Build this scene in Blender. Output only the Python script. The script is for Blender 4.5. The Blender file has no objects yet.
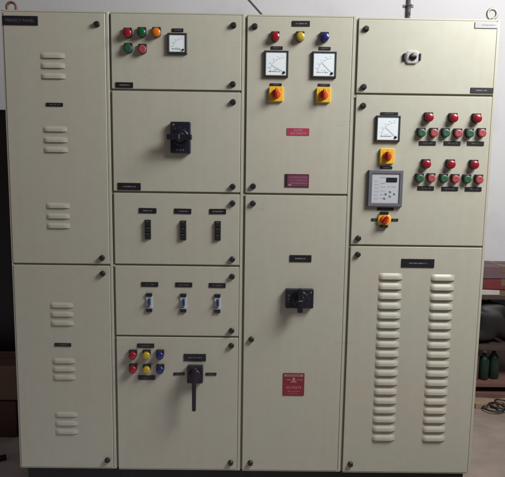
import bpy, bmesh, math, random
from mathutils import Vector, Matrix

random.seed(11)
scene = bpy.context.scene
COL = scene.collection
PI = math.pi

# ------------------------------------------------------------------ materials
MATS = {}

def new_mat(name):
    m = bpy.data.materials.new(name)
    m.use_nodes = True
    nt = m.node_tree
    b = nt.nodes['Principled BSDF']
    MATS[name] = m
    return m, nt, b

def set_in(b, **kw):
    for k, v in kw.items():
        k = k.replace('_', ' ')
        if k in b.inputs:
            b.inputs[k].default_value = v

def simple(name, col, rough=0.5, metal=0.0, var=0.12, scale=25.0, bump=0.0, bscale=300.0, coat=0.0):
    """Base colour with a little procedural mottling, varied roughness, optional micro bump."""
    m, nt, b = new_mat(name)
    N, L = nt.nodes, nt.links
    tc = N.new('ShaderNodeTexCoord')
    nz = N.new('ShaderNodeTexNoise')
    nz.inputs['Scale'].default_value = scale
    nz.inputs['Detail'].default_value = 6
    L.new(tc.outputs['Object'], nz.inputs['Vector'])
    mx = N.new('ShaderNodeMix'); mx.data_type = 'RGBA'
    lo = tuple(c * (1 - var) for c in col) + (1,)
    hi = tuple(min(1, c * (1 + var)) for c in col) + (1,)
    mx.inputs[6].default_value = lo
    mx.inputs[7].default_value = hi
    L.new(nz.outputs['Fac'], mx.inputs[0])
    L.new(mx.outputs[2], b.inputs['Base Color'])
    mr = N.new('ShaderNodeMapRange')
    mr.inputs['To Min'].default_value = max(0.03, rough - 0.08)
    mr.inputs['To Max'].default_value = min(1, rough + 0.08)
    L.new(nz.outputs['Fac'], mr.inputs['Value'])
    L.new(mr.outputs['Result'], b.inputs['Roughness'])
    set_in(b, Metallic=metal)
    if coat:
        set_in(b, Coat_Weight=coat, Coat_Roughness=0.08)
    if bump:
        n2 = N.new('ShaderNodeTexNoise'); n2.inputs['Scale'].default_value = bscale
        n2.inputs['Detail'].default_value = 3
        L.new(tc.outputs['Object'], n2.inputs['Vector'])
        bp = N.new('ShaderNodeBump'); bp.inputs['Strength'].default_value = bump
        bp.inputs['Distance'].default_value = 0.001
        L.new(n2.outputs['Fac'], bp.inputs['Height'])
        L.new(bp.outputs['Normal'], b.inputs['Normal'])
    return m

def paint_mat():
    """Powder-coated pebble grey sheet steel: orange peel, slight hue drift, faint rubbed and dusty patches."""
    m, nt, b = new_mat('pebble_grey_paint')
    N, L = nt.nodes, nt.links
    geo = N.new('ShaderNodeNewGeometry')
    n1 = N.new('ShaderNodeTexNoise'); n1.inputs['Scale'].default_value = 3.2; n1.inputs['Detail'].default_value = 4
    n2 = N.new('ShaderNodeTexNoise'); n2.inputs['Scale'].default_value = 22.0; n2.inputs['Detail'].default_value = 8
    n2.inputs['Roughness'].default_value = 0.65
    L.new(geo.outputs['Position'], n1.inputs['Vector']); L.new(geo.outputs['Position'], n2.inputs['Vector'])
    r1 = N.new('ShaderNodeValToRGB')
    r1.color_ramp.elements[0].position = 0.35; r1.color_ramp.elements[0].color = (0.464, 0.448, 0.386, 1)
    r1.color_ramp.elements[1].position = 0.68; r1.color_ramp.elements[1].color = (0.446, 0.454, 0.396, 1)
    L.new(n1.outputs['Fac'], r1.inputs['Fac'])
    r2 = N.new('ShaderNodeValToRGB')
    r2.color_ramp.elements[0].position = 0.30; r2.color_ramp.elements[0].color = (0.955, 0.952, 0.948, 1)
    r2.color_ramp.elements[1].position = 0.62; r2.color_ramp.elements[1].color = (1, 1, 1, 1)
    L.new(n2.outputs['Fac'], r2.inputs['Fac'])
    mul = N.new('ShaderNodeMix'); mul.data_type = 'RGBA'; mul.blend_type = 'MULTIPLY'; mul.inputs[0].default_value = 1.0
    L.new(r1.outputs['Color'], mul.inputs[6]); L.new(r2.outputs['Color'], mul.inputs[7])
    # vertical dust streaks
    mp = N.new('ShaderNodeMapping'); mp.inputs['Scale'].default_value = (40, 40, 1.5)
    L.new(geo.outputs['Position'], mp.inputs['Vector'])
    n4 = N.new('ShaderNodeTexNoise'); n4.inputs['Scale'].default_value = 1.0; n4.inputs['Detail'].default_value = 5
    L.new(mp.outputs['Vector'], n4.inputs['Vector'])
    r4 = N.new('ShaderNodeValToRGB')
    r4.color_ramp.elements[0].position = 0.25; r4.color_ramp.elements[0].color = (0.972, 0.970, 0.965, 1)
    r4.color_ramp.elements[1].position = 0.6; r4.color_ramp.elements[1].color = (1, 1, 1, 1)
    L.new(n4.outputs['Fac'], r4.inputs['Fac'])
    mul2 = N.new('ShaderNodeMix'); mul2.data_type = 'RGBA'; mul2.blend_type = 'MULTIPLY'; mul2.inputs[0].default_value = 1.0
    L.new(mul.outputs[2], mul2.inputs[6]); L.new(r4.outputs['Color'], mul2.inputs[7])
    mp7 = N.new('ShaderNodeMapping'); mp7.inputs['Scale'].default_value = (9, 9, 55); mp7.inputs['Rotation'].default_value = (0, 0.5, 0)
    L.new(geo.outputs['Position'], mp7.inputs['Vector'])
    n7 = N.new('ShaderNodeTexNoise'); n7.inputs['Scale'].default_value = 1.0; n7.inputs['Detail'].default_value = 7; n7.inputs['Distortion'].default_value = 1.2
    L.new(mp7.outputs['Vector'], n7.inputs['Vector'])
    r7 = N.new('ShaderNodeValToRGB')
    r7.color_ramp.elements[0].position = 0.68; r7.color_ramp.elements[0].color = (1, 1, 1, 1)
    r7.color_ramp.elements[1].position = 0.76; r7.color_ramp.elements[1].color = (0.90, 0.895, 0.885, 1)
    L.new(n7.outputs['Fac'], r7.inputs['Fac'])
    mul3 = N.new('ShaderNodeMix'); mul3.data_type = 'RGBA'; mul3.blend_type = 'MULTIPLY'; mul3.inputs[0].default_value = 1.0
    L.new(mul2.outputs[2], mul3.inputs[6]); L.new(r7.outputs['Color'], mul3.inputs[7])
    L.new(mul3.outputs[2], b.inputs['Base Color'])
    mr = N.new('ShaderNodeMapRange'); mr.inputs['To Min'].default_value = 0.31; mr.inputs['To Max'].default_value = 0.46
    n6 = N.new('ShaderNodeTexNoise'); n6.inputs['Scale'].default_value = 7.5; n6.inputs['Detail'].default_value = 9
    n6.inputs['Roughness'].default_value = 0.72; n6.inputs['Distortion'].default_value = 0.8
    L.new(geo.outputs['Position'], n6.inputs['Vector'])
    av = N.new('ShaderNodeMath'); av.operation = 'MULTIPLY_ADD'; av.inputs[1].default_value = 1.6; av.inputs[2].default_value = -0.3
    L.new(n6.outputs['Fac'], av.inputs[0])
    L.new(av.outputs[0], mr.inputs['Value']); L.new(mr.outputs['Result'], b.inputs['Roughness'])
    set_in(b, Specular_IOR_Level=0.6)
    n3 = N.new('ShaderNodeTexNoise'); n3.inputs['Scale'].default_value = 260.0; n3.inputs['Detail'].default_value = 2
    L.new(geo.outputs['Position'], n3.inputs['Vector'])
    n5 = N.new('ShaderNodeTexNoise'); n5.inputs['Scale'].default_value = 2.2; n5.inputs['Detail'].default_value = 2
    L.new(geo.outputs['Position'], n5.inputs['Vector'])
    b5 = N.new('ShaderNodeBump'); b5.inputs['Strength'].default_value = 0.22; b5.inputs['Distance'].default_value = 0.004
    L.new(n5.outputs['Fac'], b5.inputs['Height'])
    bp = N.new('ShaderNodeBump'); bp.inputs['Strength'].default_value = 0.10; bp.inputs['Distance'].default_value = 0.0006
    L.new(n3.outputs['Fac'], bp.inputs['Height']); L.new(b5.outputs['Normal'], bp.inputs['Normal'])
    L.new(bp.outputs['Normal'], b.inputs['Normal'])
    return m

paint = paint_mat()
slot_shade = simple('slot_shade_tone', (0.21, 0.21, 0.165), 0.8)  # shade of door gaps and louvre slots put into a dark colour
plinth_m = simple('black_plinth_paint', (0.012, 0.011, 0.016), 0.65)
black_pl = simple('black_plastic', (0.014, 0.014, 0.016), 0.42, bump=0.08, bscale=500)
black_lam = simple('black_engraved_laminate', (0.013, 0.012, 0.018), 0.40)
engrave = simple('engraved_white_core', (0.27, 0.27, 0.30), 0.6)
plate_ink = simple('worn_plate_lettering', (0.11, 0.105, 0.125), 0.7)
engrave_lo = simple('engraved_dull_core', (0.15, 0.15, 0.17), 0.7)
navy_pl = simple('dark_navy_plastic', (0.010, 0.011, 0.024), 0.42, bump=0.06, bscale=400)
navy_gr = simple('navy_grip_plastic', (0.008, 0.008, 0.018), 0.38)
violet_pl = simple('dark_violet_plastic', (0.013, 0.009, 0.020), 0.42)
glare_lam = simple('plate_glare_grey', (0.26, 0.26, 0.28), 0.45, metal=0.4, var=0.05)  # lamp glare on a black nameplate, painted as silver grey
chrome = simple('dull_chrome', (0.55, 0.55, 0.57), 0.30, metal=0.45, var=0.05)
steel = simple('zinc_steel', (0.42, 0.39, 0.33), 0.42, metal=0.8)
rusty = simple('rusty_steel', (0.17, 0.085, 0.075), 0.75, metal=0.2, var=0.4, scale=60)
bezel_m = simple('charcoal_bezel_plastic', (0.030, 0.034, 0.042), 0.42)
bezel_gr = simple('blue_grey_bezel_plastic', (0.125, 0.130, 0.160), 0.45)
dial_m = simple('white_dial_card', (0.76, 0.83, 0.90), 0.35, var=0.03, coat=0.5)
ink = simple('dial_ink', (0.09, 0.12, 0.20), 0.6)
ink_lo = simple('faded_dial_ink', (0.30, 0.40, 0.52), 0.6)
needle_m = simple('needle_black', (0.03, 0.05, 0.09), 0.5)
fascia_m = simple('pale_grey_fascia', (0.48, 0.50, 0.57), 0.40, var=0.05)
fascia_tint = simple('tinted_fascia_strip', (0.36, 0.45, 0.50), 0.4)
disp_m = simple('dark_display_window', (0.010, 0.012, 0.022), 0.12)
digit_m = simple('unlit_display_digits', (0.05, 0.045, 0.06), 0.3)
btn_grey = simple('grey_membrane_key', (0.26, 0.32, 0.38), 0.5)
yellow_pl = simple('yellow_plastic', (0.76, 0.46, 0.035), 0.38, var=0.05)
orange_kn = simple('orange_red_plastic', (0.62, 0.085, 0.012), 0.35, var=0.06)
darkred_kn = simple('deep_red_plastic', (0.34, 0.022, 0.010), 0.35)
white_pl = simple('white_breaker_plastic', (0.42, 0.47, 0.60), 0.4)
blue_tog = simple('blue_toggle_plastic', (0.016, 0.032, 0.11), 0.35)
green_tog = simple('green_label', (0.06, 0.16, 0.11), 0.5)
red_sign = simple('red_sign_enamel', (0.22, 0.018, 0.034), 0.42, var=0.18)
redder = simple('crimson_sign_enamel', (0.36, 0.040, 0.085), 0.42, var=0.12)
maroon = simple('maroon_sign_enamel', (0.155, 0.040, 0.085), 0.45, var=0.1)
sign_ink = simple('sign_lettering', (0.50, 0.27, 0.31), 0.6)
sign_pale = simple('sign_header_band', (0.30, 0.21, 0.20), 0.6)
maroon_ink = simple('maroon_sign_lettering', (0.36, 0.17, 0.25), 0.6)

def lens_mat(name, col, rough=0.16, spec=0.5):
    m = simple(name, col, 0.24, var=0.08, coat=0.35)
    set_in(m.node_tree.nodes['Principled BSDF'], Subsurface_Weight=0.0)
    return m

LENS = dict(red=lens_mat('red_lens', (0.26, 0.008, 0.018)), green=lens_mat('green_lens', (0.004, 0.085, 0.030)),
            orange=lens_mat('orange_lens', (0.62, 0.16, 0.012)), yellow=lens_mat('yellow_lens', (0.42, 0.30, 0.030)),
            blue=lens_mat('blue_lens', (0.014, 0.016, 0.125)))
CAPS = dict(green=simple('green_button_plastic', (0.018, 0.085, 0.046), 0.45, coat=0.1),
            red=simple('faded_red_button_plastic', (0.34, 0.055, 0.070), 0.45, coat=0.1))

def wall_mat():
    m, nt, b = new_mat('lilac_white_wall_paint')
    N, L = nt.nodes, nt.links
    tc = N.new('ShaderNodeNewGeometry')
    n1 = N.new('ShaderNodeTexNoise'); n1.inputs['Scale'].default_value = 1.6; n1.inputs['Detail'].default_value = 8
    L.new(tc.outputs['Position'], n1.inputs['Vector'])
    r = N.new('ShaderNodeValToRGB')
    r.color_ramp.elements[0].position = 0.3; r.color_ramp.elements[0].color = (0.395, 0.395, 0.445, 1)
    r.color_ramp.elements[1].position = 0.7; r.color_ramp.elements[1].color = (0.505, 0.505, 0.545, 1)
    L.new(n1.outputs['Fac'], r.inputs['Fac']); L.new(r.outputs['Color'], b.inputs['Base Color'])
    r.color_ramp.elements.new(0.45).color = (0.49, 0.485, 0.52, 1)
    n2 = N.new('ShaderNodeTexNoise'); n2.inputs['Scale'].default_value = 45; n2.inputs['Detail'].default_value = 5
    L.new(tc.outputs['Position'], n2.inputs['Vector'])
    bp = N.new('ShaderNodeBump'); bp.inputs['Strength'].default_value = 0.2; bp.inputs['Distance'].default_value = 0.004
    L.new(n2.outputs['Fac'], bp.inputs['Height']); L.new(bp.outputs['Normal'], b.inputs['Normal'])
    set_in(b, Roughness=0.85)
    return m

def floor_mat():
    m, nt, b = new_mat('dusty_concrete_floor')
    N, L = nt.nodes, nt.links
    tc = N.new('ShaderNodeNewGeometry')
    n1 = N.new('ShaderNodeTexNoise'); n1.inputs['Scale'].default_value = 4.5; n1.inputs['Detail'].default_value = 10
    n1.inputs['Roughness'].default_value = 0.7
    L.new(tc.outputs['Position'], n1.inputs['Vector'])
    sep = N.new('ShaderNodeSeparateXYZ'); L.new(tc.outputs['Position'], sep.inputs[0])
    mr = N.new('ShaderNodeMapRange'); mr.inputs['From Min'].default_value = -0.8; mr.inputs['From Max'].default_value = 0.9
    L.new(sep.outputs['X'], mr.inputs['Value'])
    mx = N.new('ShaderNodeMix'); mx.data_type = 'RGBA'     # grey cement, painted lighter where shadow falls, to earthy dust
    mx.inputs[6].default_value = (0.68, 0.68, 0.74, 1); mx.inputs[7].default_value = (0.235, 0.190, 0.168, 1)
    L.new(mr.outputs['Result'], mx.inputs[0])
    r = N.new('ShaderNodeValToRGB')
    r.color_ramp.elements[0].position = 0.25; r.color_ramp.elements[0].color = (0.6, 0.58, 0.57, 1)
    r.color_ramp.elements[1].position = 0.75; r.color_ramp.elements[1].color = (1.15, 1.15, 1.15, 1)
    L.new(n1.outputs['Fac'], r.inputs['Fac'])
    mul = N.new('ShaderNodeMix'); mul.data_type = 'RGBA'; mul.blend_type = 'MULTIPLY'; mul.inputs[0].default_value = 1
    L.new(mx.outputs[2], mul.inputs[6]); L.new(r.outputs['Color'], mul.inputs[7])
    L.new(mul.outputs[2], b.inputs['Base Color'])
    bp = N.new('ShaderNodeBump'); bp.inputs['Strength'].default_value = 0.4; bp.inputs['Distance'].default_value = 0.006
    L.new(n1.outputs['Fac'], bp.inputs['Height']); L.new(bp.outputs['Normal'], b.inputs['Normal'])
    set_in(b, Roughness=0.9)
    return m

wall_m, floor_m = wall_mat(), floor_mat()
carton_red = simple('red_printed_carton', (0.12, 0.014, 0.016), 0.7, var=0.25)
carton_mauve = simple('mauve_carton', (0.10, 0.060, 0.072), 0.8, var=0.2)
carton_brown = simple('brown_corrugated_card', (0.16, 0.105, 0.075), 0.85, var=0.2)
carton_dark = simple('dark_maroon_carton', (0.085, 0.042, 0.044), 0.85, var=0.25)
tape_m = simple('brown_packing_tape', (0.12, 0.075, 0.045), 0.5)
white_card = simple('white_carton', (0.40, 0.36, 0.36), 0.7)
sack_m = simple('black_plastic_sack', (0.008, 0.007, 0.008), 0.6, var=0.3, scale=12)
green_gl = simple('dark_green_bottle', (0.008, 0.022, 0.015), 0.3)
cap_m = simple('bottle_cap_white', (0.4, 0.4, 0.38), 0.5)
rack_m = simple('dark_brown_rack_steel', (0.045, 0.028, 0.024), 0.6, var=0.3)
plank_m = simple('reddish_timber', (0.13, 0.060, 0.052), 0.8, var=0.3, scale=18)
tan_m = simple('tan_offcut', (0.24, 0.17, 0.12), 0.8, var=0.25)
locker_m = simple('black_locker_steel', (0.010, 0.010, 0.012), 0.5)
cable_m = simple('grey_cable_sheath', (0.085, 0.08, 0.085), 0.5)
cable_b = simple('black_cable_sheath', (0.012, 0.012, 0.014), 0.5)
conduit_m = simple('dark_grey_conduit', (0.085, 0.085, 0.095), 0.45)

# ------------------------------------------------------------------ mesh builder
class MB:
    """Collects shapes (each with a material) into one mesh."""
    def __init__(self):
        self.bm = bmesh.new(); self.mats = []
    def mi(self, m):
        if m not in self.mats: self.mats.append(m)
        return self.mats.index(m)
    def face(self, vs, i, smooth=False):
        try:
            f = self.bm.faces.new(vs)
        except ValueError:
            return
        f.material_index = i; f.smooth = smooth
    def merge(self, tb, m, smooth=False, mat=None):
        i = self.mi(m); mp = {}
        for v in tb.verts:
            mp[v] = self.bm.verts.new(mat @ v.co if mat else v.co)
        for f in tb.faces:
            self.face([mp[v] for v in f.verts], i, smooth)
        tb.free()
    def box(self, c, s, m, bev=0.0, seg=2, mat=None):
        tb = bmesh.new(); bmesh.ops.create_cube(tb, size=1.0)
        for v in tb.verts: v.co = Vector((v.co.x * s[0], v.co.y * s[1], v.co.z * s[2])) + Vector(c)
        if bev > 0:
            bmesh.ops.bevel(tb, geom=list(tb.edges), offset=bev, segments=seg, affect='EDGES', profile=0.6)
        self.merge(tb, m, False, mat); return self
    def plate(self, cx, cz, w, h, y0, y1, r, m, n=5, cham=0.0):
        """Rounded rectangle extruded along Y from y0 (wall side) to y1 (viewer side), front edge chamfered."""
        r = min(r, w / 2 - 1e-5, h / 2 - 1e-5)
        def ring(y, ins):
            out = []
            rr = max(r - ins, 1e-4)
            for q, (sx, sz) in enumerate([(1, 1), (-1, 1), (-1, -1), (1, -1)]):
                ox, oz = cx + sx * (w / 2 - r), cz + sz * (h / 2 - r)
                for k in range(n + 1):
                    a = q * PI / 2 + k * PI / 2 / n
                    out.append(self.bm.verts.new((ox + rr * math.cos(a), y, oz + rr * math.sin(a))))
            return out
        i = self.mi(m)
        rings = [ring(y0, 0)]
        if cham > 0:
            sg = 1 if y1 > y0 else -1
            rings.append(ring(y1 - sg * cham, 0)); rings.append(ring(y1 - sg * cham * 0.3, cham * 0.35)); rings.append(ring(y1, cham))
        else:
            rings.append(ring(y1, 0))
        for a, b in zip(rings, rings[1:]):
            k = len(a)
            for j in range(k): self.face([a[j], a[(j + 1) % k], b[(j + 1) % k], b[j]], i)
        self.face(list(rings[-1]), i); self.face(list(reversed(rings[0])), i)
        return self
    def frame(self, cx, cz, w, h, t, y0, y1, m, bev=0.003):
        """Square picture-frame bezel with sloping inner and outer edges."""
        prof = [(0, y0), (0, y1 + bev), (bev, y1), (t - bev, y1), (t, y1 + bev * 2), (t, y0)]
        i = self.mi(m); rs = []
        for ins, y in prof:
            rs.append([self.bm.verts.new((cx + sx * (w / 2 - ins), y, cz + sz * (h / 2 - ins))) for sx, sz in ((1, 1), (-1, 1), (-1, -1), (1, -1))])
        for a, b in zip(rs, rs[1:]):
            for j in range(4): self.face([a[j], a[(j + 1) % 4], b[(j + 1) % 4], b[j]], i)
        return self
    def lathe(self, c, prof, m, n=28, axis='Y', smooth=True):
        """prof: list of (radius, offset) where the offset runs towards the viewer (-Y) or up (Z)."""
        i = self.mi(m); rs = []
        for r, d in prof:
            ring = []
            for k in range(n):
                a = 2 * PI * k / n
                if axis == 'Y': p = (c[0] + r * math.cos(a), c[1] - d, c[2] + r * math.sin(a))
                else: p = (c[0] + r * math.cos(a), c[1] + r * math.sin(a), c[2] + d)
                ring.append(self.bm.verts.new(p))
            rs.append(ring)
        for a, b in zip(rs, rs[1:]):
            for j in range(n): self.face([a[j], a[(j + 1) % n], b[(j + 1) % n], b[j]], i, smooth)
        self.face(rs[-1], i, smooth); self.face(list(reversed(rs[0])), i, smooth)
        return self
    def tube(self, pts, r, m, n=10, closed=False):
        i = self.mi(m); rs = []; P = [Vector(p) for p in pts]; k = len(P)
        up = Vector((0.13, 0.97, 0.21))
        for j, p in enumerate(P):
            if closed: t = P[(j + 1) % k] - P[j - 1]
            else: t = P[min(j + 1, k - 1)] - P[max(j - 1, 0)]
            t.normalize(); a = t.cross(up)
            if a.length < 1e-3: a = t.cross(Vector((1, 0, 0)))
            a.normalize(); b = t.cross(a)
            rs.append([self.bm.verts.new(p + (a * math.cos(2 * PI * q / n) + b * math.sin(2 * PI * q / n)) * r) for q in range(n)])
        pairs = list(zip(rs, rs[1:])) + ([(rs[-1], rs[0])] if closed else [])
        for a, b in pairs:
            for q in range(n): self.face([a[q], a[(q + 1) % n], b[(q + 1) % n], b[q]], i, True)
        if not closed: self.face(rs[0], i); self.face(rs[-1], i)
        return self
    def quad(self, x0, z0, x1, z1, y, m):
        i = self.mi(m)
        self.face([self.bm.verts.new(p) for p in ((x0, y, z0), (x1, y, z0), (x1, y, z1), (x0, y, z1))], i); return self
    def poly(self, pts, y, m):
        self.face([self.bm.verts.new((x, y, z)) for x, z in pts], self.mi(m)); return self
    def stroke(self, p, q, t, y, m):
        d = Vector((q[0] - p[0], q[1] - p[1])); d.normalize(); nx, nz = -d.y * t / 2, d.x * t / 2
        return self.poly([(p[0] + nx, p[1] + nz), (p[0] - nx, p[1] - nz), (q[0] - nx, q[1] - nz), (q[0] + nx, q[1] + nz)], y, m)
    def text(self, s, cx, cz, height, y, m, width=None):
        vs, fs, w, h = text_shape(s)
        k = height / h; kx = k if width is None else width / w
        i = self.mi(m); V = [self.bm.verts.new((cx + (a - w / 2) * kx, y, cz + (b - h / 2) * k)) for a, b in vs]
        for f in fs: self.face([V[j] for j in f], i)
        return self
    def scribble(self, cx, cz, width, height, y, m, rnd):
        """A row of tiny engraved letters' worth of marks, worn and too small to be read."""
        height = min(height, 0.0052); x = cx - width / 2; t = height * 0.20
        while x < cx + width / 2:
            if rnd.random() < 0.13: x += height * 0.7; continue
            h0 = height * rnd.uniform(0.75, 1.0); cw = height * rnd.uniform(0.40, 0.62)
            self.quad(x, cz - h0 / 2, x + t, cz + h0 / 2, y, m)
            if rnd.random() < 0.75: self.quad(x + cw - t, cz - h0 / 2, x + cw, cz + h0 / 2 * rnd.choice((0.1, 1.0)), y, m)
            zb_ = rnd.choice((-0.5, 0.0, 0.5)) * (h0 - t)
            self.quad(x + t, cz + zb_ - t / 2, x + cw - t, cz + zb_ + t / 2, y, m)
            x += cw + height * 0.20
        return self
    def build(self, name, loc=(0, 0, 0), parent=None, label=None):
        bmesh.ops.recalc_face_normals(self.bm, faces=self.bm.faces)
        me = bpy.data.meshes.new(name)
        loc = Vector(loc)
        for v in self.bm.verts: v.co -= loc
        self.bm.to_mesh(me); self.bm.free()
        for m in self.mats: me.materials.append(m)
        return link(name, me, loc, parent, label)

WORLD = {}
def link(name, data, loc, parent=None, label=None):
    o = bpy.data.objects.new(name, data); COL.objects.link(o)
    loc = Vector(loc); WORLD[o] = loc
    if parent: o.parent = parent; o.location = loc - WORLD[parent]
    else: o.location = loc
    if label: o['label'] = label
    return o

TXT = {}
def text_shape(s):
    if s in TXT: return TXT[s]
    cu = bpy.data.curves.new('lettering', 'FONT'); cu.body = s; cu.size = 1.0; cu.resolution_u = 3
    ob = bpy.data.objects.new('lettering', cu)
    COL.objects.link(ob)
    bpy.context.view_layer.update()
    me = bpy.data.meshes.new_from_object(ob.evaluated_get(bpy.context.evaluated_depsgraph_get()))
    vs = [(v.co.x, v.co.y) for v in me.vertices]; fs = [list(p.vertices) for p in me.polygons]
    bpy.data.objects.remove(ob); bpy.data.curves.remove(cu); bpy.data.meshes.remove(me)
    x0 = min(v[0] for v in vs); y0 = min(v[1] for v in vs)
    vs = [(a - x0, b - y0) for a, b in vs]
    TXT[s] = (vs, fs, max(v[0] for v in vs), max(v[1] for v in vs)); return TXT[s]

def empty(name, loc, parent=None):
    o = link(name, None, loc, parent); o.empty_display_size = 0.2; return o

def tag(o, label=None, cat=None, group=None, kind=None):
    for k, v in (('label', label), ('category', cat), ('group', group), ('kind', kind)):
        if v: o[k] = v
    return o

# ------------------------------------------------------------------ the setting
WALL_Y = 1.35
b = MB(); b.box((0, WALL_Y + 0.1, 1.6), (12, 0.2, 3.4), wall_m); tag(b.build('back_wall', (0, WALL_Y + .1, 0)), kind='structure')
b = MB(); b.box((0, 0, -0.05), (14, 14, 0.1), floor_m); tag(b.build('floor', (0, 0, 0)), kind='structure')

# ------------------------------------------------------------------ the switchboard
board = tag(empty('switchboard', (0, 0.32, 0)),
            'large beige-grey steel switchboard of four bays with meters, lamps and handles on its doors', 'switchboard')
XB = [-1.030, -0.5862, -0.0228, 0.4376, 1.030]          # bay boundaries
ZT = [2.1045, 2.1045, 2.1020, 2.0965]                   # bays stand a few mm out of level
ZB = [0.1035, 0.1005, 0.0990, 0.0962]
GAP = 0.0100; POST = 0.012
b = MB()
for k in range(4):
    x0, x1 = XB[k] + 0.0006, XB[k + 1] - 0.0006
    b.box(((x0 + x1) / 2, 0.325, (ZT[k] + ZB[k]) / 2), (x1 - x0, 0.61, ZT[k] - ZB[k]), paint)
for k in range(4):                                       # flush posts and top / bottom rails round the doors
    post = POST
    xr = XB[k + 1] - (GAP / 2 if k < 3 else 0)
    b.box((xr - post / 2, 0.0125, (ZT[k] + ZB[k]) / 2), (post, 0.021, ZT[k] - ZB[k] - 0.0008), paint, 0.0012, 1)
    xl = XB[k] + (GAP / 2 if k else 0)
    b.box(((xl + xr - post) / 2, 0.0125, ZT[k] - 0.004), (xr - post - xl - 0.0006, 0.021, 0.0075), paint, 0.0012, 1)
    b.box(((xl + xr - post) / 2, 0.0125, ZB[k] + 0.0025), (xr - post - xl - 0.0006, 0.021, 0.005), paint, 0.001, 1)
b.box((XB[0] + 0.003, 0.0125, 1.104), (0.006, 0.021, 1.999), paint, 0.001, 1)
for x, z in ((XB[1], 1.0440), (XB[2], 1.3575), (XB[3], 1.7770)):   # short bridges where the rails cross the door gaps
    b.box((x, 0.0105, z), (GAP - 0.0008, 0.017, 0.009), paint, 0.001, 1)
b.build('cabinet_body', (0, 0.32, 0), board)
b = MB(); b.box((0.002, 0.31, 0.0555), (2.030, 0.54, 0.111), plinth_m, 0.004)
b.build('plinth', (0, 0.31, 0), board)
b = MB()
for k in (1, 2, 3):
    b.box((XB[k], 0.0115, (ZT[k] + ZB[k]) / 2), (GAP - 0.0012, 0.0090, 1.98), slot_shade)
HG = [[1.0467], [1.7900, 1.3644, 1.0489, 0.7299], [1.3639], [1.7880, 1.1471]]
for k in range(4):
    xl = XB[k] + (GAP / 2 if k else 0.0068); xr = XB[k + 1] - (GAP / 2 if k < 3 else 0) - POST - 0.0018
    for zz in HG[k]: b.box(((xl + xr) / 2, 0.0115, zz), (xr - xl - 0.002, 0.0090, 0.0078), slot_shade)
b.build('door_gap_shade', (0, 0.017, 1.1), board)  # added strips, coloured as the shade inside the door gaps

SPLIT = [[1.0467], [1.7900, 1.3644, 1.0489, 0.7299], [1.3639], [1.7880, 1.1471]]
DOORS = []
for k in range(4):
    xl = XB[k] + (GAP / 2 if k else 0.0068)
    xr = XB[k + 1] - (GAP / 2 if k < 3 else 0) - POST - 0.0018
    zs = [ZT[k] - 0.0088] + SPLIT[k] + [ZB[k] + 0.0058]
    for q in range(len(zs) - 1):
        zt = zs[q] - (0.0042 if q else 0); zb = zs[q + 1] + (0.0042 if q < len(zs) - 2 else 0)
        b = MB(); b.box(((xl + xr) / 2, 0.0096, (zt + zb) / 2), (xr - xl, 0.0192, zt - zb), paint, 0.0028, 3)
        d = b.build('door', ((xl + xr) / 2, 0.0096, (zt + zb) / 2), board)
        DOORS.append((xl, xr, zb, zt, d))

def door_at(x, z):
    for xl, xr, zb, zt, d in DOORS:
        if xl - 0.03 < x < xr + 0.03 and zb <= z <= zt: return d
    return min(DOORS, key=lambda D: abs((D[0] + D[1]) / 2 - x) + abs((D[2] + D[3]) / 2 - z))[4]

# door latches
LATCH = [(-0.6371, 2.0509), (-0.6361, 1.0778), (-0.6349, 1.009), (-0.6305, 0.1464), (-0.0746, 2.0552), (-0.0753, 1.819), (-0.0738, 1.746),
         (-0.0717, 1.3938), (-0.0719, 1.3228), (-0.071, 1.0795), (-0.0711, 1.003), (-0.0716, 0.7597), (-0.0718, 0.6916), (-0.0705, 0.1399),
         (0.0132, 2.0522), (0.0155, 1.3963), (0.0157, 1.3232), (0.0166, 0.7218), (0.0195, 0.1399), (0.4736, 2.0499), (0.4726, 1.8162),
         (0.4735, 1.7393), (0.474, 1.1786), (0.4746, 1.1076), (0.4769, 0.139)]
for x, z in LATCH:
    a = random.uniform(-0.25, 0.25)
    b = MB()
    b.lathe((x, 0, z), [(0.0125, -0.001), (0.0125, 0.004), (0.0112, 0.006), (0.0088, 0.0065), (0.0092, 0.007), (0.0100, 0.008), (0.0100, 0.0100), (0.008, 0.0110)], black_pl, 20)
    M = Matrix.Translation((x, -0.0080, z)) @ Matrix.Rotation(a, 4, 'Y')
    b.box((0, 0, 0), (0.0215, 0.010, 0.0150), black_pl, 0.003, 2, M)
    b.build('door_latch', (x, 0, z), door_at(x, z))

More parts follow.
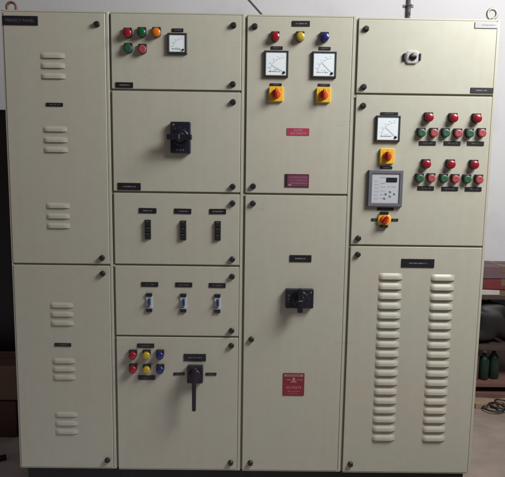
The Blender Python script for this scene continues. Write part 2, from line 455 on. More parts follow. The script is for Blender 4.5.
# engraved black nameplates
rnd = random.Random(5)
PLATES = [  # x, z, width, height, brightness of the worn lettering
 (-0.8216, 1.725, 0.0703, 0.0150, 0), (-0.8176, 0.6863, 0.073, 0.0155, 0),
 (-0.305, 2.0327, 0.0474, 0.0135, 0), (-0.5283, 1.8092, 0.073, 0.0223, 1), (-0.5141, 1.3880, 0.0982, 0.0305, 1),
 (-0.4364, 1.2858, 0.0755, 0.0222, 1), (-0.2856, 1.2854, 0.0735, 0.0222, 1), (-0.1355, 1.2864, 0.0720, 0.0222, 1),
 (-0.4305, 0.9636, 0.0740, 0.0204, 0), (-0.2817, 0.9637, 0.0735, 0.0204, 0), (-0.1355, 0.9629, 0.0730, 0.0204, 0),
 (-0.4511, 0.6870, 0.0754, 0.0190, 0), (-0.4485, 0.5395, 0.0759, 0.0195, 0), (-0.2333, 0.6350, 0.0987, 0.0325, 1),
 (-0.3038, 0.5583, 0.0491, 0.0125, 0), (-0.1609, 0.5590, 0.0483, 0.0125, 0),
 (0.2036, 2.0664, 0.0744, 0.0217, 1), (0.1059, 1.9684, 0.0490, 0.0128, 0), (0.3047, 1.9690, 0.0487, 0.0128, 0),
 (0.1044, 1.8201, 0.0495, 0.0105, 0), (0.3061, 1.8215, 0.0500, 0.0105, 0), (0.2259, 1.0863, 0.0950, 0.0300, 1),
 (0.9700, 1.8094, 0.0960, 0.0225, 1), (0.5850, 1.7085, 0.0739, 0.0122, 0), (0.5818, 1.4835, 0.0521, 0.0110, 0),
 (0.5858, 1.3065, 0.0712, 0.0110, 0), (0.5430, 1.2604, 0.0303, 0.0112, 0), (0.6290, 1.2604, 0.0295, 0.0112, 0),
 (0.7384, 1.0722, 0.1440, 0.0380, 1),
 (0.7525, 1.5884, 0.0710, 0.0184, 0), (0.8580, 1.5894, 0.0711, 0.0184, 0), (0.9575, 1.5900, 0.0711, 0.0184, 0),
 (0.7554, 1.3985, 0.0705, 0.0186, 0), (0.8592, 1.3972, 0.0709, 0.0186, 0), (0.9600, 1.3972, 0.0710, 0.0186, 0)]
for x, z, w, h, br in PLATES:
    tilt = rnd.uniform(-0.012, 0.012)
    b = MB()
    b.plate(x, z, w, h, 0.0, -0.0026, 0.0012, black_lam, 2, 0.0006)
    b.scribble(x, z, w * rnd.uniform(0.50, 0.62), h * (0.25 if h > 0.016 else 0.32), -0.0029, engrave if br else engrave_lo, rnd)
    o = b.build('nameplate', (x, 0, z), door_at(x, z)); o.rotation_euler.y = tilt

b = MB()
b.plate(-0.9524, 2.0609, 0.1457, 0.0367, 0, -0.003, 0.0015, black_lam, 2, 0.0006)
b.text('PERFECT PANEL', -0.9524, 2.0609, 0.0110, -0.0034, plate_ink, 0.118)
b.build('nameplate', (-0.9524, 0, 2.0609), door_at(-0.9524, 2.05), 'long black nameplate with pale lettering at the top corner')
b = MB()
b.plate(0.9700, 2.0722, 0.0940, 0.0250, 0, -0.003, 0.0015, glare_lam, 2, 0.0006)
b.scribble(0.9800, 2.0722, 0.055, 0.008, -0.0034, engrave, rnd)
b.build('nameplate', (0.97, 0, 2.0722), door_at(0.97, 2.05), 'black nameplate at the top corner, lamp glare painted as silver grey')

# indicator lamps and push buttons
LAMP = [('red', -0.5093, 2.0139), ('green', -0.4512, 2.0172), ('orange', -0.3907, 2.0181), ('red', 0.0983, 2.0087), ('yellow', 0.2009, 2.0103),
        ('blue', 0.3015, 2.0098), ('red', -0.5064, 0.6454), ('yellow', -0.4461, 0.6461), ('blue', -0.3866, 0.6468), ('red', -0.5072, 0.5813),
        ('yellow', -0.4459, 0.5802), ('blue', -0.3863, 0.5809), ('red', 0.7492, 1.6927), ('red', 0.8525, 1.6914), ('red', 0.9516, 1.6912),
        ('red', 0.7484, 1.4986), ('red', 0.8526, 1.4992), ('red', 0.9523, 1.4989)]
BUTTON = [('green', -0.5081, 1.9532), ('red', -0.4495, 1.9509), ('green', 0.7216, 1.6286), ('red', 0.7742, 1.6294), ('green', 0.8242, 1.6293),
          ('red', 0.8761, 1.6284), ('green', 0.9253, 1.6291), ('red', 0.9766, 1.6315), ('green', 0.724, 1.4386), ('red', 0.7737, 1.4401),
          ('green', 0.8273, 1.4384), ('red', 0.8763, 1.4378), ('green', 0.9266, 1.4372), ('red', 0.9777, 1.4371)]

def legend(b, x, z, w, rnd):
    b.plate(x, z + 0.0135, w, 0.0185, 0.0, -0.0120, 0.0015, black_pl, 2, 0.001)
    b.quad(x - w * 0.26, z + 0.0165, x + w * 0.26, z + 0.0182, -0.0123, engrave_lo)

for c, x, z in LAMP:
    b = MB(); legend(b, x, z, 0.0345, rnd)
    b.lathe((x, 0, z), [(0.0174, -0.0005), (0.0174, 0.0115), (0.0164, 0.0124)], black_pl, 32)
    o = b.build('indicator_lamp', (x, 0, z), board, c + ' indicator lamp with black legend tag')
    b = MB()
    b.lathe((x, 0, z), [(0.0160, 0.0118), (0.0174, 0.0130), (0.0174, 0.0215), (0.0168, 0.0236), (0.0145, 0.0256), (0.0100, 0.0272), (0.0050, 0.0280), (0.001, 0.0282)], LENS[c], 32)
    b.build('lens', (x, -0.014, z), o)
for c, x, z in BUTTON:
    b = MB(); legend(b, x, z, 0.0335, rnd)
    b.lathe((x, 0, z), [(0.0168, -0.0005), (0.0168, 0.0115), (0.0158, 0.0124)], black_pl, 32)
    o = b.build('push_button', (x, 0, z), board, c + ' push button with black legend tag')
    b = MB()
    b.lathe((x, 0, z), [(0.0150, 0.0118), (0.0166, 0.0128), (0.0166, 0.0180), (0.0154, 0.0196), (0.0090, 0.0192), (0.001, 0.0190)], CAPS[c], 32)
    b.build('button_cap', (x, -0.014, z), o)

# moving-iron meters: bezel > dial, needle, adjuster
METER = [(-0.3059, 1.9780, 0.0811, 0.0830, 0), (0.1045, 1.9026, 0.1000, 0.1060, 1), (0.3033, 1.9020, 0.1015, 0.1060, 2), (0.5803, 1.6455, 0.1025, 0.1074, 3)]
for x, z, w, h, k in METER:
    t = 0.0075 if k else 0.0085
    b = MB(); b.frame(x, z, w, h, t, 0.0, -0.0120, bezel_m, 0.0020)
    o = b.build('panel_meter', (x, 0, z), board, 'square meter with white dial in a dark bezel')
    iw, ih = w - 2 * t, h - 2 * t
    b = MB(); b.plate(x, z, iw, ih, 0.0, -0.0091, 0.001, dial_m, 2)
    px, pz = x + iw * 0.36, z - ih * 0.36; R = iw * 0.66
    for q in range(31):
        a = math.radians(92 + 86 * q / 30); big = q % 5 == 0
        r2 = R + iw * (0.055 if big else 0.028)
        b.stroke((px + R * math.cos(a), pz + R * math.sin(a)), (px + r2 * math.cos(a), pz + r2 * math.sin(a)), iw * (0.010 if big else 0.006), -0.0094, ink if big else ink_lo)
        if q < 30:
            a2 = math.radians(92 + 86 * (q + 1) / 30)
            b.stroke((px + R * math.cos(a), pz + R * math.sin(a)), (px + R * math.cos(a2), pz + R * math.sin(a2)), iw * 0.007, -0.0093, ink_lo)
    for a in (95, 112, 130, 148, 165):
        a = math.radians(a); rr = R + iw * 0.115
        b.scribble(px + rr * math.cos(a), pz + rr * math.sin(a), iw * 0.07, iw * 0.045, -0.0094, ink_lo, rnd)
    b.scribble(x - iw * 0.10, z - ih * 0.34, iw * 0.52, ih * 0.055, -0.0094, ink, rnd)
    b.scribble(x - iw * 0.02, z - ih * 0.26, iw * 0.20, ih * 0.04, -0.0094, ink_lo, rnd)
    b.build('dial', (x, -0.0085, z), o)
    an = math.radians([176, 152, 136, 138][k])
    b = MB(); b.stroke((px, pz), (px + R * 0.97 * math.cos(an), pz + R * 0.97 * math.sin(an)), iw * 0.014, -0.0105, needle_m)
    b.build('needle', (px, -0.0105, pz), o)
    b = MB(); b.lathe((px + iw * .02, -0.008, pz - ih * .02), [(iw * 0.062, 0), (iw * 0.062, 0.004), (iw * 0.045, 0.0055)], black_pl, 20)
    b.build('zero_adjuster', (px, -0.008, pz), o)

# power-factor relay
x, z, w, h = 0.5794, 1.3943, 0.1480, 0.1555
b = MB(); b.frame(x, z, w, h, 0.0165, 0.0, -0.0155, bezel_gr, 0.0025)
rel = b.build('power_factor_relay', (x, 0, z), board, 'square grey relay with a small dark display')
b = MB(); b.plate(x, z, w - 0.033, h - 0.033, 0.0, -0.012, 0.001, fascia_m, 2)
for k in range(6): b.quad(x - 0.048 + k * 0.0001, z - 0.045 + k * 0.0150, x - 0.030, z - 0.041 + k * 0.0150, -0.0123, fascia_tint)
b.scribble(x - 0.012, z + 0.047, 0.030, 0.005, -0.0123, btn_grey, rnd)
b.scribble(x + 0.028, z + 0.008, 0.036, 0.005, -0.0123, btn_grey, rnd)
for k in range(5): b.scribble(x - 0.012, z - 0.042 + k * 0.016, 0.018, 0.004, -0.0123, btn_grey, rnd)
b.build('front_panel', (x, -0.012, z), rel)
b = MB(); b.plate(x + 0.0255, z + 0.0375, 0.045, 0.0185, -0.0115, -0.0140, 0.001, disp_m, 2)
for k in range(4):
    cx = x + 0.0095 + k * 0.0107
    for dz in (-0.006, 0, 0.006): b.quad(cx - 0.003, z + 0.0375 + dz - 0.0006, cx + 0.003, z + 0.0375 + dz + 0.0006, -0.0143, digit_m)
    for dx in (-0.0035, 0.0035): b.quad(cx + dx - 0.0006, z + 0.0325, cx + dx + 0.0006, z + 0.0425, -0.0143, digit_m)
b.build('display', (x + .0255, -0.0135, z + .0375), rel)
for dx, dz in ((0.004, -0.022), (0.022, -0.012), (0.040, -0.021), (0.022, -0.031), (-0.001, -0.040)):
    b = MB(); b.lathe((x + dx, -0.0119, z + dz), [(0.0052, 0), (0.0052, 0.0014), (0.0042, 0.0020)], btn_grey, 16)
    b.build('relay_key', (x + dx, -0.012, z + dz), rel)

# yellow rotary switches
for x, z, w, h in [(0.1058, 1.7805, 0.0596, 0.0612), (0.3041, 1.7795, 0.0597, 0.0618), (0.5812, 1.5308, 0.0610, 0.0645)]:
    b = MB(); b.plate(x, z, w, h, 0.0, -0.0130, 0.005, yellow_pl, 4, 0.0022)
    for q in range(3):
        a = math.radians(90 + (q - 1) * 48)
        b.stroke((x + 0.0225 * math.cos(a), z + 0.0225 * math.sin(a)), (x + 0.0262 * math.cos(a), z + 0.0262 * math.sin(a)), 0.0022, -0.0133, darkred_kn)
    o = b.build('rotary_switch', (x, 0, z), board, 'yellow square rotary switch with orange red knob')
    b = MB(); b.lathe((x, -0.0125, z), [(0.0195, 0), (0.0195, 0.004), (0.0180, 0.0065), (0.0165, 0.0070)], orange_kn, 32)
    M = Matrix.Translation((x, -0.0275, z)) @ Matrix.Rotation(rnd.uniform(-0.08, 0.08), 4, 'Y')
    b.box((0, 0, 0), (0.0120, 0.0200, 0.0370), darkred_kn, 0.0030, 2, M)
    b.box((0, -0.0104, 0.0115), (0.0024, 0.0008, 0.0120), yellow_pl, 0, 1, M)
    b.build('knob', (x, -0.013, z), o)
x, z = 0.5814, 1.2614
b = MB(); b.lathe((x, 0, z), [(0.0292, -0.0005), (0.0292, 0.008), (0.0270, 0.0115), (0.0225, 0.0125)], yellow_pl, 40)
for dz in (0.0285, -0.0285): b.plate(x, z + dz, 0.032, 0.0120, 0.0, -0.0145, 0.001, black_lam, 2, 0.0006)
o = b.build('selector_switch', (x, 0, z), board, 'round yellow selector switch with orange red knob')
b = MB(); b.lathe((x, -0.0120, z), [(0.0190, 0), (0.0190, 0.004), (0.0170, 0.0068)], orange_kn, 32)
b.box((0, 0, 0), (0.0110, 0.020, 0.034), darkred_kn, 0.003, 2, Matrix.Translation((x, -0.027, z)) @ Matrix.Rotation(0.5, 4, 'Y'))
b.build('knob', (x, -0.012, z), o)

# rotary handles of the two main breakers
def breaker_handle(x, z, rot, label, w=0.083, h=0.130, grip=0.1035):
    M = Matrix.Translation((x, 0, z)) @ Matrix.Rotation(rot, 4, 'Y')
    b = MB()
    b.plate(0, 0, w, h, 0.0, -0.024, 0.004, navy_pl, 3, 0.003)
    b.lathe((0, -0.0235, 0), [(0.0370, 0), (0.0370, 0.003), (0.0340, 0.0070), (0.0300, 0.0078)], navy_gr, 36)
    for dx in (-0.014, 0.0, 0.012): b.quad(dx - 0.0022, -h * 0.42, dx + 0.0022, -h * 0.375, -0.0244, engrave_lo)
    b.quad(-w * 0.40, h * 0.385, -w * 0.29, h * 0.425, -0.0244, engrave_lo)
    for a in (60, 90, 120): b.stroke((0.039 * math.cos(math.radians(a)), 0.039 * math.sin(math.radians(a))), (0.044 * math.cos(math.radians(a)), 0.044 * math.sin(math.radians(a))), 0.0016, -0.0244, engrave_lo)
    for v in b.bm.verts: v.co = M @ v.co
    o = b.build('breaker_handle', (x, 0, z), board, label)
    g = MB()
    g.lathe((0, -0.030, 0), [(0.0230, 0), (0.0210, 0.008), (0.0190, 0.014)], navy_gr, 28)
    g.box((0, -0.0520, 0), (grip, 0.024, 0.0235), navy_gr, 0.0065, 3)
    g.box((0, -0.0645, 0), (0.004, 0.0012, 0.018), engrave_lo)
    for v in g.bm.verts: v.co = M @ v.co
    g.build('grip', (x, -0.03, z), o)

breaker_handle(-0.2922, 1.5953, 0.0, 'upright dark navy breaker handle with level grip')
breaker_handle(0.2243, 0.9120, PI / 2, 'sideways dark navy breaker handle with upright grip', w=0.0845, h=0.1211, grip=0.1060)

# switch-fuse lever
x, z = -0.2305, 0.5640
b = MB()
b.plate(x, z, 0.0690, 0.0760, 0.0, -0.030, 0.004, violet_pl, 3, 0.003)
b.lathe((x, -0.0295, z + 0.004), [(0.027, 0), (0.026, 0.012), (0.022, 0.016)], violet_pl, 30)
b.scribble(x, z - 0.026, 0.032, 0.005, -0.0304, engrave_lo, rnd); b.scribble(x, z + 0.030, 0.022, 0.005, -0.0304, engrave_lo, rnd)
o = b.build('isolator_switch', (x, 0, z), board, 'dark violet isolator switch with a long lever hanging down')
b = MB()
b.lathe((x, -0.040, z), [(0.0150, 0), (0.0140, 0.010), (0.0130, 0.017)], violet_pl, 24)
prof = [(0.044, 0.0100, 0.008), (0.040, 0.0115, 0.010), (0.015, 0.0115, 0.0110), (-0.020, 0.0098, 0.0105), (-0.060, 0.0090, 0.0095), (-0.110, 0.0088, 0.0090), (-0.144, 0.0086, 0.0080), (-0.148, 0.0070, 0.0060)]
rs = []
for dz, hw, hd in prof:
    yb = -0.056 + dz * 0.05
    rs.append([b.bm.verts.new((x + hw * math.copysign(abs(math.cos(a)) ** 0.5, math.cos(a)), yb + hd * math.copysign(abs(math.sin(a)) ** 0.5, math.sin(a)), z + dz)) for a in [2 * PI * k / 16 + PI / 16 for k in range(16)]])
mi_ = b.mi(violet_pl)
for r0, r1 in zip(rs, rs[1:]):
    for k in range(16): b.face([r0[k], r0[(k + 1) % 16], r1[(k + 1) % 16], r1[k]], mi_, True)
b.face(rs[0], mi_); b.face(rs[-1], mi_)
b.build('lever', (x, -0.07, z), o)

# flush chrome lock handle
x, z = 0.6691, 1.9386
b = MB()
b.plate(x, z, 0.0500, 0.0520, 0.0, -0.008, 0.012, chrome, 6, 0.003)
b.plate(x, z, 0.0570, 0.0380, 0.0, -0.006, 0.006, chrome, 4, 0.002)
o = b.build('lock_handle', (x, 0, z), board, 'small chrome lock handle with black centre and ends')
b = MB(); b.lathe((x + 0.002, -0.0070, z + 0.001), [(0.0150, 0), (0.0145, 0.005), (0.0120, 0.007)], black_pl, 28)
b.box((x + 0.002, -0.016, z + 0.001), (0.024, 0.008, 0.010), black_pl, 0.003)
b.build('knob', (x, -0.008, z), o)
for s in (-1, 1):
    b = MB(); b.plate(x + s * 0.0318, z + 0.001, 0.0105 if s < 0 else 0.0085, 0.0290, 0.0, -0.010, 0.003, black_pl, 3, 0.002)
    b.build('end_cap', (x + s * .0318, 0, z), o)

# fuse strips and small breakers in their cut-outs
for x, z in ((-0.4363, 1.2045), (-0.2840, 1.2031), (-0.1348, 1.2031)):
    b = MB(); b.plate(x, z, 0.0262, 0.0840, 0.0, -0.0030, 0.001, black_pl, 2)
    for dz in (0.027, 0.0, -0.027):
        b.box((x, -0.0065, z + dz), (0.0225, 0.009, 0.0240), black_pl, 0.0015, 2)
        b.quad(x - 0.006, z + dz + 0.0085, x + 0.006, z + dz + 0.0100, -0.0112, engrave_lo)  # pale line painted on each segment as its glint
    b.build('fuse_strip', (x, 0, z), board, 'narrow black three-part fuse strip')
for x, z in ((-0.4337, 0.8831), (-0.2840, 0.8830), (-0.1344, 0.8826)):
    b = MB()
    for dz, hh in ((0.0345, 0.0140), (-0.0345, 0.0150)): b.plate(x, z + dz, 0.0265, hh, 0.0, -0.0080, 0.0012, black_pl, 2, 0.001)
    b.plate(x, z, 0.0265, 0.0540, 0.0, -0.0050, 0.001, white_pl, 2, 0.0008)
    b.quad(x - 0.010, z - 0.0225, x + 0.004, z - 0.0160, -0.0053, green_tog)
    o = b.build('circuit_breaker', (x, 0, z), board, 'small white circuit breaker with blue toggle and black ends')
    b = MB(); b.box((x + 0.0022, -0.0085, z + 0.004), (0.0095, 0.010, 0.0300), blue_tog, 0.0018, 2)
    b.box((x + 0.0022, -0.0150, z + 0.012), (0.0090, 0.014, 0.0085), blue_tog, 0.0018, 2)
    b.build('toggle', (x + .002, -0.006, z), o)

# warning plates
x, z = 0.2021, 1.6278
b = MB(); b.plate(x, z, 0.0952, 0.0300, 0, -0.0018, 0.002, redder, 2, 0.0005)
b.text('DANGER', x, z + 0.0062, 0.0080, -0.0021, sign_ink, 0.036); b.text('415 VOLTS', x, z - 0.0065, 0.0090, -0.0021, sign_ink, 0.066)
b.build('warning_plate', (x, 0, z), door_at(x, z), 'small bright red danger plate with white lettering')
x, z = 0.2015, 1.4221
b = MB(); b.plate(x, z, 0.1048, 0.0577, 0, -0.0018, 0.001, maroon, 2, 0.0005)
b.plate(x, z, 0.0985, 0.0515, -0.0017, -0.00195, 0.001, black_lam, 2); b.plate(x + 0.0035, z, 0.0880, 0.0475, -0.0019, -0.0022, 0.001, maroon, 2)
for k in range(3): b.scribble(x + 0.006, z + 0.0150 - k * 0.0125, 0.074, 0.0058, -0.0025, maroon_ink, rnd)
b.quad(x - 0.036, z - 0.0215, x - 0.023, z - 0.0145, -0.0025, maroon_ink)
b.build('warning_plate', (x, 0, z), door_at(x, z), 'maroon plate with lines of pale lettering')
x, z = 0.2089, 0.5154
b = MB(); b.plate(x, z, 0.0965, 0.1056, 0, -0.0018, 0.004, red_sign, 3, 0.0005)
b.quad(x - 0.042, z + 0.0365, x + 0.042, z + 0.0470, -0.0021, sign_pale)
b.text('DANGER', x, z + 0.0418, 0.0070, -0.0024, red_sign, 0.060)
b.lathe((x, -0.0015, z + 0.0255), [(0.0062, 0), (0.0062, 0.0006)], sign_ink, 18, smooth=False)      # skull and crossed bones
b.quad(x - 0.0032, z + 0.0165, x + 0.0032, z + 0.0205, -0.0021, sign_ink)
for s in (-1, 1):
    b.stroke((x - s * 0.0125, z + 0.0080), (x + s * 0.0125, z + 0.0180), 0.0024, -0.0022 - 0.0001 * s, sign_ink)
    b.quad(x + s * 0.0026 - 0.0013, z + 0.0250, x + s * 0.0026 + 0.0013, z + 0.0276, -0.0024, red_sign)
b.text('415 VOLTS', x, z - 0.0140, 0.0120, -0.0021, sign_ink, 0.068)
b.scribble(x - 0.026, z + 0.022, 0.022, 0.0050, -0.0021, sign_ink, rnd); b.scribble(x + 0.027, z + 0.022, 0.022, 0.0050, -0.0021, sign_ink, rnd)
b.scribble(x, z - 0.0320, 0.052, 0.0055, -0.0021, maroon_ink, rnd); b.scribble(x, z - 0.0425, 0.040, 0.0045, -0.0021, maroon_ink, rnd)
b.build('warning_plate', (x, 0, z), door_at(x, z), 'square dark red danger plate with pale header and skull')

# pressed louvres
def louvre(b, cx, cz, w, h, depth):
    nx, nz = 18, 9; i = b.mi(paint); g = []
    for r in range(nz + 1):
        v = r / nz; row = []                                  # v = 0 flush upper edge, 1 = open lower lip
        for c in range(nx + 1):
            u = c / nx; e = min(u * w / 0.020, (1 - u) * w / 0.026)
            e = 1 if e >= 1 else math.sin(e * PI / 2) ** 0.9
            p = (math.sin(min(v / 0.62, 1) * PI / 2)) ** 1.1
            row.append(b.bm.verts.new((cx + (u - 0.5) * w, -0.0002 - depth * p * e, cz + h / 2 - v * h)))
        g.append(row)
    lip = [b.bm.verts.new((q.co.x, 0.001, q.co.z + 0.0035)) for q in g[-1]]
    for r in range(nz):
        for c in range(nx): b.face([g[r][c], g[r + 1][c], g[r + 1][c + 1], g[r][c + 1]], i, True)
    j = b.mi(slot_shade)  # shade of the louvre opening painted on the lip
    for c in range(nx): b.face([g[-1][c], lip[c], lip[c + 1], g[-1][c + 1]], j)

for xs, zs in [(-0.8240, (1.9243, 1.8841, 1.8417)), (-0.8228, (1.6249, 1.5805, 1.5396)), (-0.8213, (1.3027, 1.2575, 1.2161)),
               (-0.8178, (0.8662, 0.8257, 0.7859)), (-0.8164, (0.6133, 0.5754, 0.5374)), (-0.8126, (0.3636, 0.3214, 0.2819))]:
    b = MB()
    for z in zs: louvre(b, xs, z, 0.1020, 0.0235, 0.0043)
    b.build('louvre_bank', (xs, 0, zs[1]), door_at(xs, zs[1]), 'bank of three pressed louvres')
for xs, z0 in ((0.6222, 1.0126), (0.8507, 1.0098)):
    b = MB()
    for k in range(18): louvre(b, xs, z0 - k * (z0 - 0.2691) / 17, 0.1040, 0.0285, 0.0072)
    b.build('louvre_bank', (xs, 0, 0.64), door_at(xs, 0.6), 'tall column of eighteen pressed louvres')

# lifting eyes on the roof
def eye(x, y, z0, m, label):
    b = MB()
    b.lathe((x, y, z0), [(0.019, -0.001), (0.019, 0.006), (0.011, 0.010), (0.009, 0.016)], m, 20, 'Z')
    b.tube([(x + 0.0195 * math.cos(2 * PI * k / 28), y, z0 + 0.034 + 0.0205 * math.sin(2 * PI * k / 28)) for k in range(28)], 0.0056, m, 10, True)
    b.build('lifting_eye', (x, y, z0), board, label)
eye(1.012, 0.045, 2.0965, steel, 'pale steel lifting eye')
eye(-1.007, 0.045, 2.0925, rusty, 'rusty lifting eye')

# ------------------------------------------------------------------ things round the switchboard
con = empty('conduit_pipe', (1.046, WALL_Y - 0.016, 1.2)); WORLD[con] = Vector((1.046, WALL_Y - 0.016, 1.2))
tag(con, 'dark grey conduit pipe running up the wall behind the switchboard', 'pipe')
b = MB(); b.tube([(1.046, WALL_Y - 0.016, 1.2), (1.046, WALL_Y - 0.016, 3.2)], 0.0110, conduit_m, 16)
b.lathe((1.046, WALL_Y - 0.016, 2.56), [(0.0135, -0.03), (0.0135, 0.03)], conduit_m, 18, 'Z'); b.build('pipe', (1.046, WALL_Y - .016, 1.2), con)
b = MB(); b.box((1.046, WALL_Y - 0.004, 2.595), (0.070, 0.006, 0.018), conduit_m, 0.002)
b.tube([(1.046 + 0.0155 * math.cos(a), WALL_Y - 0.016 - 0.0155 * math.sin(a), 2.595) for a in [PI * k / 10 for k in range(11)]], 0.006, conduit_m, 8)
for s in (-1, 1): b.lathe((1.046 + s * 0.026, WALL_Y - 0.006, 2.595), [(0.0045, 0), (0.0040, 0.003)], steel, 12)
b.build('clamp', (1.046, WALL_Y - .004, 2.595), con)
b = MB(); pts = []
for k in range(25):
    u = k / 24; pts.append((-0.16 + 0.40 * u, WALL_Y - 0.007, 2.735 - 0.35 * u + 0.010 * math.sin(u * 7)))
b.tube(pts, 0.0030, cable_m, 8)
tag(b.build('wall_cable', (0.04, WALL_Y - .006, 2.54)), 'thin grey cable slanting down the wall above the switchboard', 'cable')

# a rack of stored goods on the right
RX, RY = 1.44, 1.00
rk = tag(empty('storage_rack', (RX + 0.5, RY + 0.15, 0)), 'dark steel storage rack beside the switchboard, loaded with goods', 'rack')
for px in (RX + 0.01, RX + 0.99):
    for py in (RY + 0.01, RY + 0.29):
        b = MB(); b.box((px, py, 0.475), (0.03, 0.003, 0.95), rack_m); b.box((px - 0.0135, py + 0.0165, 0.475), (0.003, 0.03, 0.95), rack_m)
        b.build('upright', (px, py, 0), rk)
SH = (0.105, 0.360, 0.700)
for zz in SH:
    b = MB(); b.box((RX + 0.5, RY + 0.16, zz - 0.015), (0.94, 0.25, 0.028), rack_m if zz != SH[0] else plank_m, 0.002); b.build('shelf', (RX + .5, RY + .15, zz), rk)

def carton(name, x, y, z0, w, d, h, m, label, cat, rz=0.0, tape=tape_m):
    M = Matrix.Translation((x, y, z0)) @ Matrix.Rotation(rz, 4, 'Z')
    o = empty(name, (x, y, z0)); tag(o, label, cat)
    b = MB(); b.box((0, 0, h / 2), (w, d, h), m, min(0.004, h * 0.1), 2, M)
    b.build('body', (x, y, z0), o)
    b = MB(); b.box((0, 0, h + 0.0008), (0.045, d + 0.003, 0.0012), tape, 0, 1, M); b.box((0, -d / 2 - 0.0008, h - 0.02), (0.045, 0.0012, 0.042), tape, 0, 1, M)
    b.build('tape', (x, y, z0 + h), o)
    b = MB(); b.box((0, 0, h + 0.0022), (w * 0.98, 0.003, 0.0012), m, 0, 1, M); b.build('flap_seam', (x, y, z0 + h), o)
    return o
carton('carton', 1.66, 1.15, 0.7005, 0.34, 0.22, 0.036, white_card, 'white flat carton on the top shelf of the rack', 'box', 0.02)
carton('carton', 1.665, 1.15, 0.7400, 0.36, 0.24, 0.066, carton_red, 'bright red carton lying on a white one in the rack', 'box', -0.03)
carton('carton', 1.655, 1.15, 0.8100, 0.33, 0.23, 0.080, carton_mauve, 'mauve carton on top of the red one in the rack', 'box', 0.04)

def blob(name, c, s, m, label, cat, seed):
    r = random.Random(seed); tb = bmesh.new(); bmesh.ops.create_icosphere(tb, subdivisions=4, radius=1.0)
    ph = [(r.uniform(2, 7), r.uniform(2, 7), r.uniform(2, 7), r.uniform(0, 6)) for _ in range(7)]
    for v in tb.verts:
        k = 1 + sum(0.045 * math.sin(a * v.co.x + bb * v.co.y + cc * v.co.z + d) for a, bb, cc, d in ph)
        q = Vector((math.copysign(abs(v.co.x) ** 0.6, v.co.x), math.copysign(abs(v.co.y) ** 0.6, v.co.y), math.copysign(abs(v.co.z) ** 0.6, v.co.z))) * k
        v.co = Vector((q.x * s[0], q.y * s[1], max(-0.98, q.z) * s[2])) + Vector(c)
    b = MB(); b.merge(tb, m, True)
    # gathered neck
    b.lathe((c[0] + s[0] * 0.2, c[1], c[2] + s[2] * 0.85), [(s[0] * 0.18, 0), (s[0] * 0.07, 0.025), (s[0] * 0.13, 0.05)], m, 14, 'Z')
    return tag(b.build(name, (c[0], c[1], c[2] - s[2])), label, cat)
blob('sack', (1.60, 1.14, 0.505), (0.125, 0.10, 0.125), sack_m, 'black plastic sack stuffed in the middle of the rack', 'sack', 3)
blob('sack', (1.865, 1.14, 0.495), (0.12, 0.10, 0.115), sack_m, 'second black sack further along the rack shelf', 'sack', 8)

def bottle(x, y, z0, h, r, label):
    o = empty('bottle', (x, y, z0)); tag(o, label, 'bottle', 'green bottles on the rack')
    b = MB(); b.lathe((x, y, z0), [(r * 0.9, 0), (r, 0.006), (r, h * 0.62), (r * 0.8, h * 0.72), (r * 0.35, h * 0.82), (r * 0.33, h * 0.93)], green_gl, 22, 'Z'); b.build('glass', (x, y, z0), o)
    b = MB(); b.lathe((x, y, z0 + h * 0.90), [(r * 0.40, 0), (r * 0.40, h * 0.09), (r * 0.34, h * 0.10)], cap_m, 16, 'Z'); b.build('cap', (x, y, z0 + h * .9), o)
bottle(1.603, 1.11, 0.1055, 0.205, 0.034, 'dark green bottle at the near end of the low shelf')
bottle(1.680, 1.13, 0.1055, 0.215, 0.036, 'dark green bottle further along the low shelf')
carton('carton', 1.51, 1.16, 0.1055, 0.10, 0.15, 0.17, carton_dark, 'small dark maroon carton beside the green bottles', 'box')

# timber offcuts under the rack
for k, (x, y, z0, l, rz, m, lab) in enumerate([(1.66, 0.93, 0.0, 0.42, 0.10, tan_m, 'pale tan timber offcut lying in front of the rack'),
                                          (1.70, 1.06, 0.0, 0.50, -0.15, plank_m, 'reddish timber plank lying under the rack')]):
    b = MB(); M = Matrix.Translation((x, y, z0 + 0.0165)) @ Matrix.Rotation(rz, 4, 'Z')
    b.box((0, 0, 0), (l, 0.07, 0.032), m, 0.003, 2, M)
    tag(b.build('timber_offcut', (x, y, z0)), lab, 'plank')
b = MB(); b.tube([(1.53 + 0.055 * math.cos(a) + 0.002 * k, 0.84 + 0.05 * math.sin(a), 0.007 + 0.0012 * k) for k, a in enumerate([2 * PI * q / 18 for q in range(46)])], 0.0055, cable_b, 8)
tag(b.build('cable_coil', (1.53, 0.84, 0)), 'small black coil of cable on the floor before the rack', 'cable')

# dark locker, boxes and hanging cable on the left
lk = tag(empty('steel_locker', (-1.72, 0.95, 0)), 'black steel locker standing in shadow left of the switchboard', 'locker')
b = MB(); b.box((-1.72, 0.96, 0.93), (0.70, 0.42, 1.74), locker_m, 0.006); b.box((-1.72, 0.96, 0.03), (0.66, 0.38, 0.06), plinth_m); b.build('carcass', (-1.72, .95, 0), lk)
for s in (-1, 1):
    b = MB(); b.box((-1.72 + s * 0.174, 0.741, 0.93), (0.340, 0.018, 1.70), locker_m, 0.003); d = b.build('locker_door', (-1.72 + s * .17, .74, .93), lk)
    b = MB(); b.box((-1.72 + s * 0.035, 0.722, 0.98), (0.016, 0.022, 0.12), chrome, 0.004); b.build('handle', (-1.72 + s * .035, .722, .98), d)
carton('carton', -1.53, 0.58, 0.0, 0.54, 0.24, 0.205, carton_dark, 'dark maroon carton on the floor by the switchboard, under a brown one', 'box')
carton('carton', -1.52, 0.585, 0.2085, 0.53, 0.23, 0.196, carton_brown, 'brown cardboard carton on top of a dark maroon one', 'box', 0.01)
b = MB(); pts = []
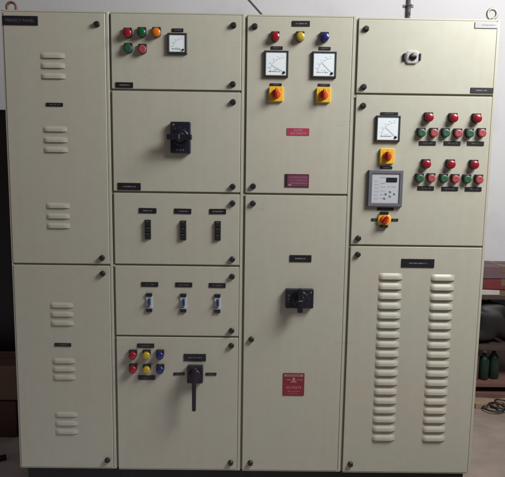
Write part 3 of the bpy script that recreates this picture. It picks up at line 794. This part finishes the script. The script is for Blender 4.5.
for k in range(60):
    u = k / 59; a = u * 2 * PI * 2.5
    pts.append((-1.275 + 0.020 * u + 0.050 * math.cos(a), 0.66 + 0.02 * math.sin(a * 0.5), 0.60 + 0.10 * math.sin(a) - 0.03 * u))
b.tube(pts, 0.0085, cable_m, 8)
b.tube([(-1.275, 0.70, 0.70 + 0.06 * k) for k in range(18)] , 0.007, cable_b, 8)
tag(b.build('hanging_cable', (-1.275, 0.7, 1.2)), 'grey looped cable hanging in the dark beside the switchboard', 'cable')
b = MB(); M = Matrix.Translation((-1.235, 0.235, 0.012)) @ Matrix.Rotation(0.5, 4, 'Z')
b.box((0, 0, 0), (0.045, 0.026, 0.020), plinth_m, 0.004, 2, M)
tag(b.build('wood_scrap', (-1.235, 0.235, 0)), 'little black scrap on the floor at the switchboard corner', 'scrap')

# ------------------------------------------------------------------ light
w = bpy.data.worlds.new('World'); scene.world = w; w.use_nodes = True
bg = w.node_tree.nodes['Background']
bg.inputs['Color'].default_value = (1.0, 0.74, 0.66, 1); bg.inputs['Strength'].default_value = 0.085

# a bare bulb high on the right, with a large unseen light added to soften shadows
def lamp(name, loc, energy, radius, color):
    ld = bpy.data.lights.new(name, 'POINT'); ld.energy = energy; ld.color = color; ld.shadow_soft_size = radius
    lo = bpy.data.objects.new(name, ld); COL.objects.link(lo); lo.location = loc
lamp('room_bulb', (1.95, -1.18, 3.19), 60, 0.13, (1.0, 0.995, 0.94))
lamp('soft_shadow_light', (2.00, -1.16, 3.26), 450, 0.74, (1.0, 0.995, 0.94))

# ------------------------------------------------------------------ camera
cd = bpy.data.cameras.new('Camera'); cam = bpy.data.objects.new('Camera', cd); COL.objects.link(cam)
cd.sensor_fit = 'HORIZONTAL'; cd.sensor_width = 36.0; cd.lens = 36.0 * 500 / 505
cd.clip_start = 0.05; cd.clip_end = 200
cam.location = (0.00093, -2.15179, 1.41968)
cam.rotation_euler = (1.45581, -0.01385, -0.00526)
scene.camera = cam
scene.render.resolution_x, scene.render.resolution_y = 1024, 967
scene.view_settings.view_transform = 'Standard'; scene.view_settings.look = 'None'
scene.view_settings.exposure = 0; scene.view_settings.gamma = 1
scene.render.engine = 'CYCLES'
